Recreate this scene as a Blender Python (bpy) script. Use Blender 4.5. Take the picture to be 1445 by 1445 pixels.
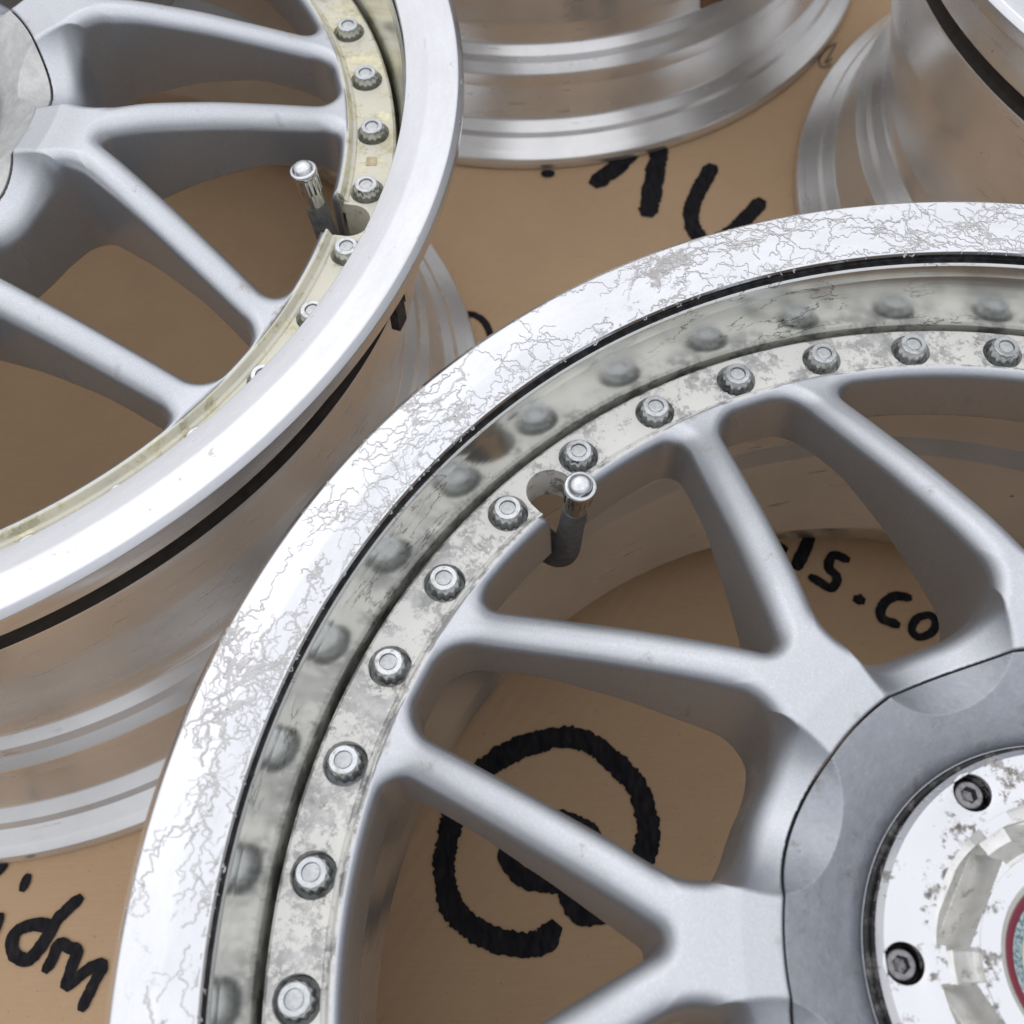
import bpy, math, random
import numpy as np
from mathutils import Matrix, Vector

# ------------------------------------------------------------------ clear
for o in list(bpy.data.objects):
    bpy.data.objects.remove(o)
scene = bpy.context.scene
COL = scene.collection
rad = math.radians
R = 0.245            # lip radius of a wheel in metres; wheel profiles below are in units of R
WID = 0.9176         # wheel width in units of R
TAU = 2 * math.pi

# ------------------------------------------------------------------ camera
cd = bpy.data.cameras.new('camera')
cam = bpy.data.objects.new('camera', cd)
COL.objects.link(cam)
rt = Vector((0.999065, -0.038013, -0.020612))
up = Vector((0.043242, 0.878262, 0.476221))
fw = Vector((0.0, 0.476667, -0.879084))
M = Matrix.Identity(4)
for i in range(3):
    M[i][0], M[i][1], M[i][2] = rt[i], up[i], -fw[i]
M.translation = Vector((-0.1428, -0.02261, 0.50269))
cam.matrix_world = M
cd.sensor_fit = 'HORIZONTAL'
cd.sensor_width = 36.0
cd.lens = 37.82
cd.clip_start = 0.01
cd.clip_end = 500
cd.dof.use_dof = True
cd.dof.focus_distance = 0.375
cd.dof.aperture_fstop = 16.0
scene.camera = cam

# ------------------------------------------------------------------ world: overcast sky
w = bpy.data.worlds.new('World')
scene.world = w
w.use_nodes = True
nt = w.node_tree
nt.nodes.clear()
SUN_EL, SUN_AZ = rad(58), rad(330)
out = nt.nodes.new('ShaderNodeOutputWorld')
mixs = nt.nodes.new('ShaderNodeMixShader')
bg1 = nt.nodes.new('ShaderNodeBackground')
bg2 = nt.nodes.new('ShaderNodeBackground')
sky = nt.nodes.new('ShaderNodeTexSky')
sky.sky_type = 'NISHITA'
sky.sun_disc = False
sky.sun_elevation = SUN_EL
sky.sun_rotation = SUN_AZ
sky.dust_density = 4.0
hsv = nt.nodes.new('ShaderNodeHueSaturation')
hsv.inputs['Saturation'].default_value = 0.35
nt.links.new(sky.outputs['Color'], hsv.inputs['Color'])
nt.links.new(hsv.outputs['Color'], bg1.inputs['Color'])
bg1.inputs['Strength'].default_value = 0.10
tc = nt.nodes.new('ShaderNodeTexCoord')
sep = nt.nodes.new('ShaderNodeSeparateXYZ')
nt.links.new(tc.outputs['Generated'], sep.inputs[0])
ramp = nt.nodes.new('ShaderNodeValToRGB')          # overcast luminance by elevation
cr = ramp.color_ramp
cr.elements[0].position = 0.0
cr.elements[0].color = (0.19, 0.197, 0.215, 1)
cr.elements[1].position = 1.0
cr.elements[1].color = (1.20, 1.225, 1.31, 1)
for ps, c in ((0.12, 0.26), (0.30, 0.54), (0.50, 0.86), (0.70, 1.08), (0.85, 1.16)):
    e = cr.elements.new(ps)
    e.color = (c, c * 1.015, c * 1.075, 1)
nt.links.new(sep.outputs['Z'], ramp.inputs['Fac'])
nt.links.new(ramp.outputs['Color'], bg2.inputs['Color'])
bg2.inputs['Strength'].default_value = 1.0
mixs.inputs['Fac'].default_value = 0.85
nt.links.new(bg1.outputs[0], mixs.inputs[1])
nt.links.new(bg2.outputs[0], mixs.inputs[2])
nt.links.new(mixs.outputs[0], out.inputs['Surface'])

sl = bpy.data.lights.new('sun', 'SUN')
sl.energy = 0.6
sl.angle = rad(140)
sl.color = (1.0, 0.97, 0.93)
sun = bpy.data.objects.new('sun', sl)
COL.objects.link(sun)
sdir = Vector((math.sin(SUN_AZ) * math.cos(SUN_EL), math.cos(SUN_AZ) * math.cos(SUN_EL), math.sin(SUN_EL)))
sun.rotation_euler = sdir.to_track_quat('Z', 'Y').to_euler()
sun.location = sdir * 5

vs = scene.view_settings
vs.view_transform = 'Standard'
vs.look = 'None'
vs.exposure = 0.0
vs.gamma = 1.0
vs.use_curve_mapping = False

# ------------------------------------------------------------------ material helpers
class NT:
    def __init__(s, name):
        s.m = bpy.data.materials.new(name)
        s.m.use_nodes = True
        s.t = s.m.node_tree
        s.b = s.t.nodes['Principled BSDF']
        s._co = None
    def n(s, kind, **kw):
        nd = s.t.nodes.new(kind)
        for k, v in kw.items():
            setattr(nd, k, v)
        return nd
    def put(s, sock, v):
        if hasattr(v, 'links') or isinstance(v, bpy.types.NodeSocket):
            s.t.links.new(v, sock)
        else:
            if isinstance(v, (tuple, list)) and len(v) == 3 and sock.type == 'RGBA':
                v = (*v, 1)
            sock.default_value = v
    def set(s, **kw):
        for k, v in kw.items():
            s.put(s.b.inputs[k.replace('_', ' ')], v)
    def co(s, uv=False):
        t = s.n('ShaderNodeTexCoord')
        return t.outputs['UV' if uv else 'Object']
    def mapping(s, vec, scale=(1, 1, 1), rot=(0, 0, 0), loc=(0, 0, 0)):
        m = s.n('ShaderNodeMapping')
        s.put(m.inputs['Vector'], vec)
        m.inputs['Scale'].default_value = scale
        m.inputs['Rotation'].default_value = rot
        m.inputs['Location'].default_value = loc
        return m.outputs[0]
    def noise(s, vec, scale, detail=3, rough=0.55, dist=0.0):
        n = s.n('ShaderNodeTexNoise')
        s.put(n.inputs['Vector'], vec)
        n.inputs['Scale'].default_value = scale
        n.inputs['Detail'].default_value = detail
        n.inputs['Roughness'].default_value = rough
        n.inputs['Distortion'].default_value = dist
        return n.outputs['Fac']
    def ramp(s, fac, stops):
        r = s.n('ShaderNodeValToRGB')
        s.put(r.inputs['Fac'], fac)
        el = r.color_ramp.elements
        while len(el) < len(stops):
            el.new(0.5)
        for e, (p, c) in zip(el, stops):
            e.position = p
            e.color = (c, c, c, 1) if isinstance(c, (int, float)) else (*c, 1)
        return r.outputs['Color']
    def math(s, op, a, b=0.0, c=None):
        m = s.n('ShaderNodeMath', operation=op)
        s.put(m.inputs[0], a)
        s.put(m.inputs[1], b)
        if c is not None:
            s.put(m.inputs[2], c)
        return m.outputs[0]
    def mix(s, fac, a, b, mode='MIX'):
        m = s.n('ShaderNodeMix', data_type='RGBA', blend_type=mode)
        s.put(m.inputs[0], fac)
        s.put(m.inputs[6], a)
        s.put(m.inputs[7], b)
        return m.outputs[2]
    def bump(s, h, strength=0.2, dist=0.001, normal=None):
        b = s.n('ShaderNodeBump')
        s.put(b.inputs['Height'], h)
        b.inputs['Strength'].default_value = strength
        b.inputs['Distance'].default_value = dist
        if normal is not None:
            s.put(b.inputs['Normal'], normal)
        s.put(s.b.inputs['Normal'], b.outputs[0])
        return b.outputs[0]

# ---- cardboard
k = NT('kraft cardboard')
co = k.co()
fib = k.noise(k.mapping(co, (60, 900, 60), (0, 0, 0.5)), 1.0, 3)
mott = k.noise(co, 14, 5, 0.6)
big = k.noise(co, 3.0, 3)
col = k.ramp(mott, [(0.3, (0.575, 0.39, 0.235)), (0.7, (0.645, 0.45, 0.276))])
col = k.mix(k.ramp(big, [(0.35, 0.0), (0.7, 0.35)]), col, (0.52, 0.358, 0.216))
col = k.mix(k.math('MULTIPLY', fib, 0.36), col, (0.39, 0.26, 0.165))
spk = k.noise(co, 420, 2, 0.7)
col = k.mix(k.ramp(spk, [(0.66, 0.0), (0.74, 0.35)]), col, (0.2, 0.125, 0.075))
k.set(Base_Color=col, Roughness=0.85)
k.b.inputs['Specular IOR Level'].default_value = 0.25
wv = k.n('ShaderNodeTexWave', wave_type='BANDS', bands_direction='X')
k.put(wv.inputs['Vector'], k.mapping(co, (1, 1, 1), (0, 0, 0.62)))
wv.inputs['Scale'].default_value = 45
wv.inputs['Distortion'].default_value = 0.6
hgt = k.math('ADD', k.math('MULTIPLY', wv.outputs['Fac'], 0.5), k.math('MULTIPLY', k.noise(co, 120, 4), 0.8))
k.bump(hgt, 0.28, 0.0014)
M_CARD = k.m

k = NT('asphalt')
k.set(Base_Color=k.ramp(k.noise(k.co(), 90, 5), [(0.3, 0.035), (0.7, 0.075)]), Roughness=0.95)
M_GROUND = k.m

k = NT('black marker ink')
nn = k.noise(k.mapping(k.co(), (1, 0.35, 1), (0, 0, 0.6)), 420, 4)
k.set(Base_Color=k.ramp(nn, [(0.35, (0.010, 0.010, 0.013)), (0.62, (0.024, 0.022, 0.025)), (0.8, (0.05, 0.042, 0.038))]), Roughness=0.75)
k.b.inputs['Specular IOR Level'].default_value = 0.12
M_INK = k.m
k = NT('grey pencil')
k.set(Base_Color=(0.14, 0.10, 0.07), Roughness=0.7)
M_PENCIL = k.m

# ---- silver spoke paint
k = NT('silver wheel paint')
co = k.co()
fl = k.n('ShaderNodeTexVoronoi')
k.put(fl.inputs['Vector'], co)
fl.inputs['Scale'].default_value = 5000
flk = k.n('ShaderNodeSeparateColor')
k.put(flk.inputs[0], fl.outputs['Color'])
base = k.ramp(flk.outputs[0], [(0.0, (0.515, 0.532, 0.562)), (0.80, (0.57, 0.587, 0.617)), (1.0, (0.67, 0.687, 0.715))])
dirt = k.ramp(k.noise(k.mapping(co, (1, 1, 0.4)), 120, 7, 0.72), [(0.56, 0.0), (0.66, 1.0)])
dirt2 = k.ramp(k.noise(co, 22, 3), [(0.54, 0.0), (0.62, 1.0)])
df = k.math('MULTIPLY', dirt, dirt2)
base = k.mix(k.math('MULTIPLY', df, 0.6), base, (0.36, 0.31, 0.26))
k.set(Base_Color=base, Metallic=0.90, Roughness=k.math('ADD', k.math('MULTIPLY', df, 0.25), k.math('ADD', 0.335, k.math('MULTIPLY', k.noise(co, 45, 5), 0.07))))
orange = k.math('ADD', k.noise(co, 900, 2), k.math('MULTIPLY', k.noise(co, 160, 3), 0.8))
k.bump(orange, 0.07, 0.0004)
M_PAINT = k.m

# ---- polished lip
def lip_mat(name, corroded):
    k = NT(name)
    co = k.co()
    uv = k.co(True)
    fine = k.noise(k.mapping(uv, (3, 60, 1)), 6, 4)
    rough = k.math('ADD', k.math('MULTIPLY', fine, 0.10), 0.13 if not corroded else 0.10)
    base = (0.725, 0.735, 0.76)
    # nicks and fine marks
    nick = k.ramp(k.noise(k.mapping(uv, (1.0, 1.6, 1)), 150, 3, 0.7), [(0.655, 0.0), (0.70, 1.0)])
    nmask = k.ramp(k.noise(uv, 14, 2), [(0.44, 0.0), (0.60, 1.0)])
    nick = k.math('MULTIPLY', nick, nmask)
    scr = k.ramp(k.noise(k.mapping(uv, (1, 9, 1), (0, 0, 0.5)), 60, 2, 0.4), [(0.74, 0.0), (0.76, 1.0)])
    f = k.math('MAXIMUM', k.math('MULTIPLY', nick, 0.6), k.math('MULTIPLY', scr, 0.3))
    haze_ = k.ramp(k.noise(k.mapping(uv, (1, 2.5, 1)), 30, 6, 0.7), [(0.35, 0.0), (0.75, 0.22)])
    f = k.math('MAXIMUM', f, haze_)
    if corroded:
        # lifted lacquer: contour threads of fractal noise inside blotchy zones
        warp = k.n('ShaderNodeVectorMath', operation='ADD')
        nz = k.n('ShaderNodeTexNoise')
        k.put(nz.inputs['Vector'], uv)
        nz.inputs['Scale'].default_value = 120
        nz.inputs['Detail'].default_value = 3
        sc = k.n('ShaderNodeVectorMath', operation='SCALE')
        k.put(sc.inputs[0], nz.outputs['Color'])
        sc.inputs['Scale'].default_value = 0.006
        k.put(warp.inputs[0], uv)
        k.put(warp.inputs[1], sc.outputs[0])
        wv_ = warp.outputs[0]
        F = k.noise(k.mapping(wv_, (0.6, 1, 1)), 62, 6, 0.62)
        th = k.ramp(k.math('ABSOLUTE', k.math('SUBTRACT', F, 0.5)), [(0.010, 1.0), (0.022, 0.0)])
        Fz = k.ramp(k.noise(wv_, 22, 4, 0.6), [(0.54, 0.0), (0.60, 1.0)])
        thr = k.math('MULTIPLY', th, Fz)
        G = k.ramp(k.noise(k.mapping(wv_, (0.8, 1, 1)), 34, 6, 0.66), [(0.645, 0.0), (0.675, 1.0)])
        wr = k.ramp(k.noise(uv, 420, 3, 0.7), [(0.36, 0.25), (0.52, 1.0)])
        c = k.math('MAXIMUM', k.math('MULTIPLY', thr, 0.75), k.math('MULTIPLY', G, wr))
        f = k.math('MAXIMUM', f, c)
    bc = k.mix(f, base, (0.43, 0.415, 0.40))
    k.set(Base_Color=bc, Roughness=k.math('ADD', rough, k.math('MULTIPLY', f, 0.40)),
          Metallic=k.math('SUBTRACT', 1.0, k.math('MULTIPLY', f, 0.75)))
    k.bump(k.math('ADD', f, k.math('MULTIPLY', fine, 0.10)), 0.25, 0.0003)
    return k.m
M_LIP_CORR = lip_mat('polished aluminium with corroded lacquer', True)
M_LIP = lip_mat('polished aluminium', False)

# ---- lip inner wall: machined aluminium under aged lacquer
k = NT('machined lip wall')
uv = k.co(True)
brush = k.noise(k.mapping(uv, (4, 220, 1)), 4, 4, 0.6)
blot = k.noise(uv, 35, 5, 0.6)
bc = k.ramp(blot, [(0.3, (0.70, 0.71, 0.675)), (0.7, (0.82, 0.825, 0.795))])
crk = k.noise(k.mapping(uv, (0.5, 1.5, 1)), 55, 7, 0.6)
crk = k.ramp(k.math('ABSOLUTE', k.math('SUBTRACT', crk, 0.5)), [(0.004, 1.0), (0.009, 0.0)])
crk = k.math('MULTIPLY', crk, k.ramp(k.noise(uv, 20, 2), [(0.48, 0.0), (0.56, 0.8)]))
bc = k.mix(crk, bc, (0.16, 0.145, 0.12))
k.set(Base_Color=bc, Metallic=0.96, Roughness=k.math('ADD', 0.10, k.math('MULTIPLY', brush, 0.14)))
k.bump(brush, 0.05, 0.0003)
M_WALL = k.m

# ---- barrels
k = NT('barrel aluminium')
uv = k.co(True)
co = k.co()
brush = k.noise(k.mapping(uv, (2, 70, 1)), 4, 3, 0.5)
blot = k.noise(uv, 16, 5, 0.6)
bc = k.ramp(blot, [(0.3, (0.66, 0.655, 0.645)), (0.7, (0.80, 0.80, 0.795))])
st = k.ramp(k.noise(k.mapping(uv, (6, 40, 1), (0, 0, 0.08)), 6, 5, 0.6), [(0.62, 0.0), (0.70, 0.6)])
st = k.math('MULTIPLY', st, k.ramp(k.noise(uv, 9, 2), [(0.45, 0.0), (0.6, 1.0)]))
bc = k.mix(st, bc, (0.23, 0.185, 0.14))
pit = k.ramp(k.noise(k.mapping(uv, (0.8, 1.2, 1)), 90, 3, 0.6), [(0.735, 0.0), (0.76, 0.9)])
bc = k.mix(pit, bc, (0.12, 0.105, 0.09))
k.set(Base_Color=bc, Metallic=0.78, Roughness=k.math('ADD', k.math('MULTIPLY', brush, 0.02), k.math('ADD', 0.25, k.math('MULTIPLY', st, 0.2))))
M_BARREL = k.m

# ---- bolt flange
def flange_mat(name, pale, grey, brown, cover):
    k = NT(name)
    co = k.co()
    a = k.noise(co, 95, 8, 0.74)
    b = k.noise(co, 420, 5, 0.7)
    c_ = k.noise(co, 18, 3)
    s_ = k.math('ADD', k.math('MULTIPLY', a, 0.65), k.math('ADD', k.math('MULTIPLY', b, 0.25), k.math('MULTIPLY', c_, 0.2)))
    f = k.ramp(s_, [(cover - 0.012, 0.0), (cover + 0.04, 1.0)])
    gcol = k.ramp(k.noise(co, 170, 5, 0.7), [(0.35, tuple(x * 0.72 for x in grey)), (0.65, tuple(min(1, x * 1.25) for x in grey))])
    bc = k.mix(f, pale, gcol)
    br = k.math('MULTIPLY', k.ramp(k.noise(co, 120, 5, 0.7), [(0.60, 0.0), (0.68, 0.85)]), k.ramp(k.noise(co, 33, 2), [(0.5, 0.0), (0.62, 1.0)]))
    bc = k.mix(br, bc, brown)
    k.set(Base_Color=bc, Metallic=k.math('ADD', 0.15, k.math('MULTIPLY', f, 0.45)), Roughness=k.math('SUBTRACT', 0.52, k.math('MULTIPLY', f, 0.12)))
    k.bump(k.math('SUBTRACT', b, k.math('MULTIPLY', f, 0.5)), 0.18, 0.0004)
    return k.m
M_FLANGE = flange_mat('weathered flange lacquer', (0.80, 0.79, 0.745), (0.47, 0.465, 0.455), (0.24, 0.19, 0.12), 0.548)
M_FLANGE_CREAM = flange_mat('yellowed flange lacquer', (0.74, 0.715, 0.60), (0.66, 0.62, 0.44), (0.50, 0.40, 0.22), 0.56)

k = NT('bolt steel')
co = k.co()
k.set(Base_Color=k.ramp(k.noise(co, 500, 4), [(0.3, (0.45, 0.47, 0.485)), (0.7, (0.62, 0.64, 0.655))]), Metallic=1.0, Roughness=0.19)
oi = k.n('ShaderNodeObjectInfo')
rv = k.ramp(oi.outputs['Random'], [(0.0, 0.88), (1.0, 1.22)])
tar = k.math('MULTIPLY', k.ramp(k.noise(co, 260, 5, 0.7), [(0.5, 0.0), (0.62, 1.0)]), k.math('MULTIPLY', oi.outputs['Random'], 0.7))
bcol = k.mix(1.0, k.ramp(k.noise(co, 500, 4), [(0.3, (0.45, 0.47, 0.485)), (0.7, (0.62, 0.64, 0.655))]), rv, 'MULTIPLY')
bcol = k.mix(tar, bcol, (0.24, 0.22, 0.18))
k.set(Base_Color=bcol, Roughness=k.math('ADD', 0.15, k.math('MULTIPLY', oi.outputs['Random'], 0.14)))
k.bump(k.noise(co, 900, 3), 0.12, 0.0003)
M_BOLT = k.m
k = NT('bolt cap dimple')
k.set(Base_Color=k.ramp(k.noise(k.co(), 700, 4), [(0.3, (0.48, 0.49, 0.49)), (0.7, (0.64, 0.65, 0.65))]), Metallic=0.8, Roughness=0.42)
M_DIMPLE = k.m
k = NT('chrome')
k.set(Base_Color=k.ramp(k.noise(k.co(), 600, 4), [(0.3, (0.58, 0.59, 0.60)), (0.7, (0.76, 0.77, 0.78))]), Metallic=1.0, Roughness=0.10)
M_CHROME = k.m
k = NT('valve rubber')
k.set(Base_Color=k.ramp(k.noise(k.co(), 300, 5), [(0.3, (0.06, 0.061, 0.061)), (0.75, (0.15, 0.15, 0.145))]), Roughness=0.62)
M_RUBBER = k.m
k = NT('threaded nickel')
k.set(Base_Color=(0.62, 0.62, 0.59), Metallic=1.0, Roughness=0.25)
M_THREAD = k.m

# ---- hub
k = NT('dull hub cover metal')
co = k.co()
pat = k.noise(co, 210, 8, 0.78)
bc = k.ramp(pat, [(0.34, (0.315, 0.33, 0.36)), (0.66, (0.395, 0.41, 0.445))])
sp = k.ramp(k.noise(co, 1100, 3, 0.7), [(0.64, 0.0), (0.72, 0.6)])
bc = k.mix(sp, bc, (0.62, 0.62, 0.60))
gr = k.math('MULTIPLY', k.ramp(k.noise(co, 190, 6, 0.72), [(0.55, 0.0), (0.64, 0.6)]), k.ramp(k.noise(co, 34, 3), [(0.50, 0.0), (0.60, 1.0)]))
bc = k.mix(gr, bc, (0.20, 0.185, 0.16))
k.set(Base_Color=bc, Metallic=0.75, Roughness=k.math('ADD', 0.30, k.math('MULTIPLY', pat, 0.14)))
k.bump(k.math('ADD', k.noise(co, 700, 4), sp), 0.22, 0.0004)
M_COVER = k.m
k = NT('pale cast hub cover')
co = k.co()
k.set(Base_Color=k.ramp(k.noise(co, 160, 7, 0.7), [(0.34, (0.46, 0.46, 0.45)), (0.66, (0.62, 0.62, 0.605))]), Metallic=0.6, Roughness=0.42)
k.bump(k.noise(co, 600, 5), 0.3, 0.0005)
M_COVER_PALE = k.m
k = NT('pitted polished hub')
co = k.co()
pit = k.ramp(k.noise(co, 190, 6, 0.75), [(0.52, 0.0), (0.58, 1.0)])
pm = k.ramp(k.noise(co, 95, 5, 0.65), [(0.515, 0.0), (0.59, 1.0)])
f = k.math('MULTIPLY', pit, pm)
bc = k.mix(f, (0.67, 0.675, 0.695), k.ramp(k.noise(co, 400, 2), [(0.35, (0.16, 0.14, 0.12)), (0.65, (0.42, 0.41, 0.39))]))
k.set(Base_Color=bc, Metallic=k.math('SUBTRACT', 1.0, k.math('MULTIPLY', f, 0.6)), Roughness=k.math('ADD', 0.14, k.math('MULTIPLY', f, 0.45)))
k.bump(k.math('SUBTRACT', 1.0, f), 0.3, 0.0004)
M_HUB = k.m
k = NT('screw black steel')
k.set(Base_Color=k.ramp(k.noise(k.co(), 800, 3), [(0.3, (0.16, 0.155, 0.165)), (0.7, (0.30, 0.29, 0.30))]), Metallic=0.9, Roughness=0.38)
M_SCREW = k.m
k = NT('seal rubber')
k.set(Base_Color=k.ramp(k.noise(k.co(), 260, 5, 0.7), [(0.5, (0.012, 0.012, 0.014)), (0.72, (0.20, 0.19, 0.18))]), Roughness=0.5)
M_SEAL = k.m
k = NT('dark red ring')
k.set(Base_Color=(0.17, 0.012, 0.03), Roughness=0.35)
M_RED = k.m
k = NT('speckled teal metal')
k.set(Base_Color=k.ramp(k.noise(k.co(), 900, 3, 0.7), [(0.42, (0.12, 0.20, 0.21)), (0.55, (0.42, 0.52, 0.53))]), Metallic=0.6, Roughness=0.4)
M_TEAL = k.m
k = NT('cream cap disc')
k.set(Base_Color=(0.62, 0.58, 0.45), Roughness=0.4)
M_CREAM = k.m
k = NT('brown patch')
k.set(Base_Color=k.ramp(k.noise(k.co(), 60, 4), [(0.3, (0.21, 0.105, 0.055)), (0.7, (0.27, 0.14, 0.078))]), Roughness=0.75)
M_PATCH = k.m
k = NT('stained casting pad')
k.set(Base_Color=k.ramp(k.noise(k.co(), 500, 4), [(0.35, (0.42, 0.33, 0.18)), (0.65, (0.64, 0.57, 0.40))]), Roughness=0.6)
M_PAD = k.m
k = NT('rough black')
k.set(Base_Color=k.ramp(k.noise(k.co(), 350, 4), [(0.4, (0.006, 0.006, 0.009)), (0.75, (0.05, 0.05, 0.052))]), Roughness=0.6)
M_BLACK = k.m  # painted-in dark of lip line and counterbores; own black of the weight
k = NT('dull machined recess')
co = k.co()
k.set(Base_Color=k.ramp(k.noise(co, 220, 6, 0.7), [(0.30, (0.38, 0.365, 0.33)), (0.42, (0.74, 0.735, 0.71)), (0.7, (0.86, 0.855, 0.84))]), Metallic=0.8, Roughness=0.34)
k.bump(k.noise(co, 500, 4), 0.2, 0.0004)
M_RECESS = k.m
k = NT('dark brown joint shade')
k.set(Base_Color=k.ramp(k.noise(k.co(), 200, 3), [(0.3, (0.013, 0.010, 0.008)), (0.7, (0.03, 0.023, 0.018))]), Roughness=0.8)
M_JOINT_SHADE = k.m
k = NT('lifted lacquer threads')
co = k.co()
k.set(Base_Color=k.ramp(k.noise(co, 260, 4), [(0.3, (0.47, 0.46, 0.45)), (0.7, (0.64, 0.635, 0.63))]), Metallic=0.25, Roughness=0.5)
M_THREADS = k.m

# ------------------------------------------------------------------ mesh helpers
def mesh_from(name, V, F, mat, uvs=None, sharp=30, normals=None):
    """V (n,3) array in units of R, F list/array of faces; -> mesh in metres"""
    me = bpy.data.meshes.new(name)
    V = np.asarray(V, dtype=np.float64) * R
    if isinstance(F, np.ndarray):
        n = len(F)
        me.vertices.add(len(V))
        me.vertices.foreach_set('co', V.ravel())
        me.loops.add(n * F.shape[1])
        me.loops.foreach_set('vertex_index', F.ravel().astype(np.int32))
        me.polygons.add(n)
        me.polygons.foreach_set('loop_start', np.arange(0, n * F.shape[1], F.shape[1], dtype=np.int32))
        me.update(calc_edges=True)
    else:
        me.from_pydata(V.tolist(), [], F)
    mats = mat if isinstance(mat, list) else [mat]
    for m in mats:
        me.materials.append(m)
    me.polygons.foreach_set('use_smooth', np.ones(len(me.polygons), dtype=bool))
    if uvs is not None:
        ul = me.uv_layers.new(name='uv')
        ul.data.foreach_set('uv', np.asarray(uvs, dtype=np.float32).ravel())
    me.validate()
    if normals is not None:
        me.normals_split_custom_set_from_vertices(np.asarray(normals, dtype=np.float32).tolist())
    elif sharp:
        me.set_sharp_from_angle(angle=rad(sharp))
    return me

def link(name, me, parent=None, loc=None, rotz=None):
    o = bpy.data.objects.new(name, me)
    COL.objects.link(o)
    if parent is not None:
        o.parent = parent
    if loc is not None:
        o.location = loc
    if rotz is not None:
        o.rotation_euler = (0, 0, rotz)
    return o

def fillet(pts, default=0.004, n=5):
    """round polyline corners; pts (r, z[, radius])"""
    out = [np.array(pts[0][:2], float)]
    for i in range(1, len(pts) - 1):
        p = np.array(pts[i][:2], float)
        rr = pts[i][2] if len(pts[i]) > 2 else default
        a = np.array(pts[i - 1][:2], float) - p
        b = np.array(pts[i + 1][:2], float) - p
        la, lb = np.linalg.norm(a), np.linalg.norm(b)
        a /= la
        b /= lb
        ang = math.acos(max(-1, min(1, float(a @ b))))
        if rr <= 0 or ang > 3.1:
            out.append(p)
            continue
        t = min(rr / math.tan(ang / 2), la * 0.48, lb * 0.48)
        q0, q1 = p + a * t, p + b * t
        for j in range(n + 1):
            s = j / n
            out.append((1 - s) ** 2 * q0 + 2 * s * (1 - s) * p + s * s * q1)
    out.append(np.array(pts[-1][:2], float))
    return np.array(out)

def densify(P, step):
    out = [P[0]]
    for a, b in zip(P[:-1], P[1:]):
        n = max(1, int(np.linalg.norm(b - a) / step))
        for j in range(1, n + 1):
            out.append(a + (b - a) * j / n)
    return np.array(out)

def lathe(name, P, mat, seg=256, closed=False, seam=-2.2, sharp=35):
    """spin profile (r,z); uv = arc length in metres round and across"""
    n = len(P)
    a = seam + np.arange(seg + 1) / seg * TAU
    V = np.stack([np.outer(np.cos(a), P[:, 0]), np.outer(np.sin(a), P[:, 0]), np.broadcast_to(P[:, 1], (seg + 1, n))], -1)
    V = V[:-1].reshape(-1, 3)
    L = np.concatenate([[0], np.cumsum(np.linalg.norm(np.diff(P, axis=0), axis=1))])
    F, U = [], []
    nj = n if closed else n - 1
    I, J = np.meshgrid(np.arange(seg), np.arange(nj), indexing='ij')
    I, J = I.ravel(), J.ravel()
    I2, J2 = (I + 1) % seg, (J + 1) % n
    F = np.stack([I * n + J, I2 * n + J, I2 * n + J2, I * n + J2], 1)
    u0, u1 = I / seg * TAU * R, (I + 1) / seg * TAU * R
    Lc = np.append(L, L[-1] + np.linalg.norm(P[0] - P[-1])) * R
    v0, v1 = Lc[J], Lc[J + 1]
    U = np.stack([np.stack([u0, v0], 1), np.stack([u1, v0], 1), np.stack([u1, v1], 1), np.stack([u0, v1], 1)], 1)
    return mesh_from(name, V, F, mat, U, sharp)

# ------------------------------------------------------------------ wheel: lip and barrel
LIP_FACE = [(0.930, -0.085), (0.934, -0.066, 0.012), (0.955, -0.046, 0.015), (0.984, -0.043, 0.006), (0.9985, -0.036, 0.006), (1.0, -0.011, 0.004),
            (0.9905, -0.0008, 0.005), (0.945, -0.0035, 0.03), (0.9090, -0.0122, 0.0015), (0.9080, -0.0170)]
P_LIP = densify(fillet(LIP_FACE, n=6), 0.012)
P_WALL = densify(fillet([(0.9065, -0.0325), (0.9035, -0.0355, 0.002), (0.9015, -0.055, 0.02), (0.8850, -0.145, 0.05), (0.8825, -0.19, 0.01), (0.880, -0.214, 0.004), (0.861, -0.2165)], n=4), 0.02)
P_DARK_REFL = fillet([(0.9080, -0.0170), (0.9145, -0.0180, 0.002), (0.9145, -0.0315, 0.002), (0.9065, -0.0325)], n=3)
P_BARREL = densify(fillet([
    (0.930, -0.085), (0.929, -0.160, 0.003), (0.890, -0.161, 0.002), (0.890, -0.196, 0.002), (0.925, -0.198, 0.004), (0.898, -0.36, 0.3), (0.853, -0.54, 0.05),
    (0.839, -0.595, 0.06), (0.838, -0.650, 0.012), (0.859, -0.669, 0.006), (0.868, -0.683, 0.006), (0.886, -0.704, 0.010), (0.890, -0.738, 0.02), (0.909, -0.822, 0.015),
    (0.934, -0.842, 0.006), (0.942, -0.853, 0.006), (0.968, -0.872, 0.012), (0.987, -0.8845, 0.008), (0.991, -0.898, 0.004), (0.990, -0.912, 0.004), (0.984, -0.9176, 0.003), (0.955, -0.9170, 0.01),
    (0.905, -0.872, 0.02), (0.872, -0.785, 0.02), (0.842, -0.722, 0.02), (0.823, -0.672, 0.015), (0.826, -0.60, 0.03), (0.842, -0.44, 0.03), (0.858, -0.405, 0.01), (0.862, -0.24, 0.01), (0.861, -0.2165)], n=4), 0.03)
ME_LIP_C = lathe('rim_lip', P_LIP, M_LIP_CORR, 320)
ME_LIP = lathe('rim_lip', P_LIP, M_LIP, 320)
ME_WALL = lathe('lip_wall', P_WALL, M_WALL, 320)
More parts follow.
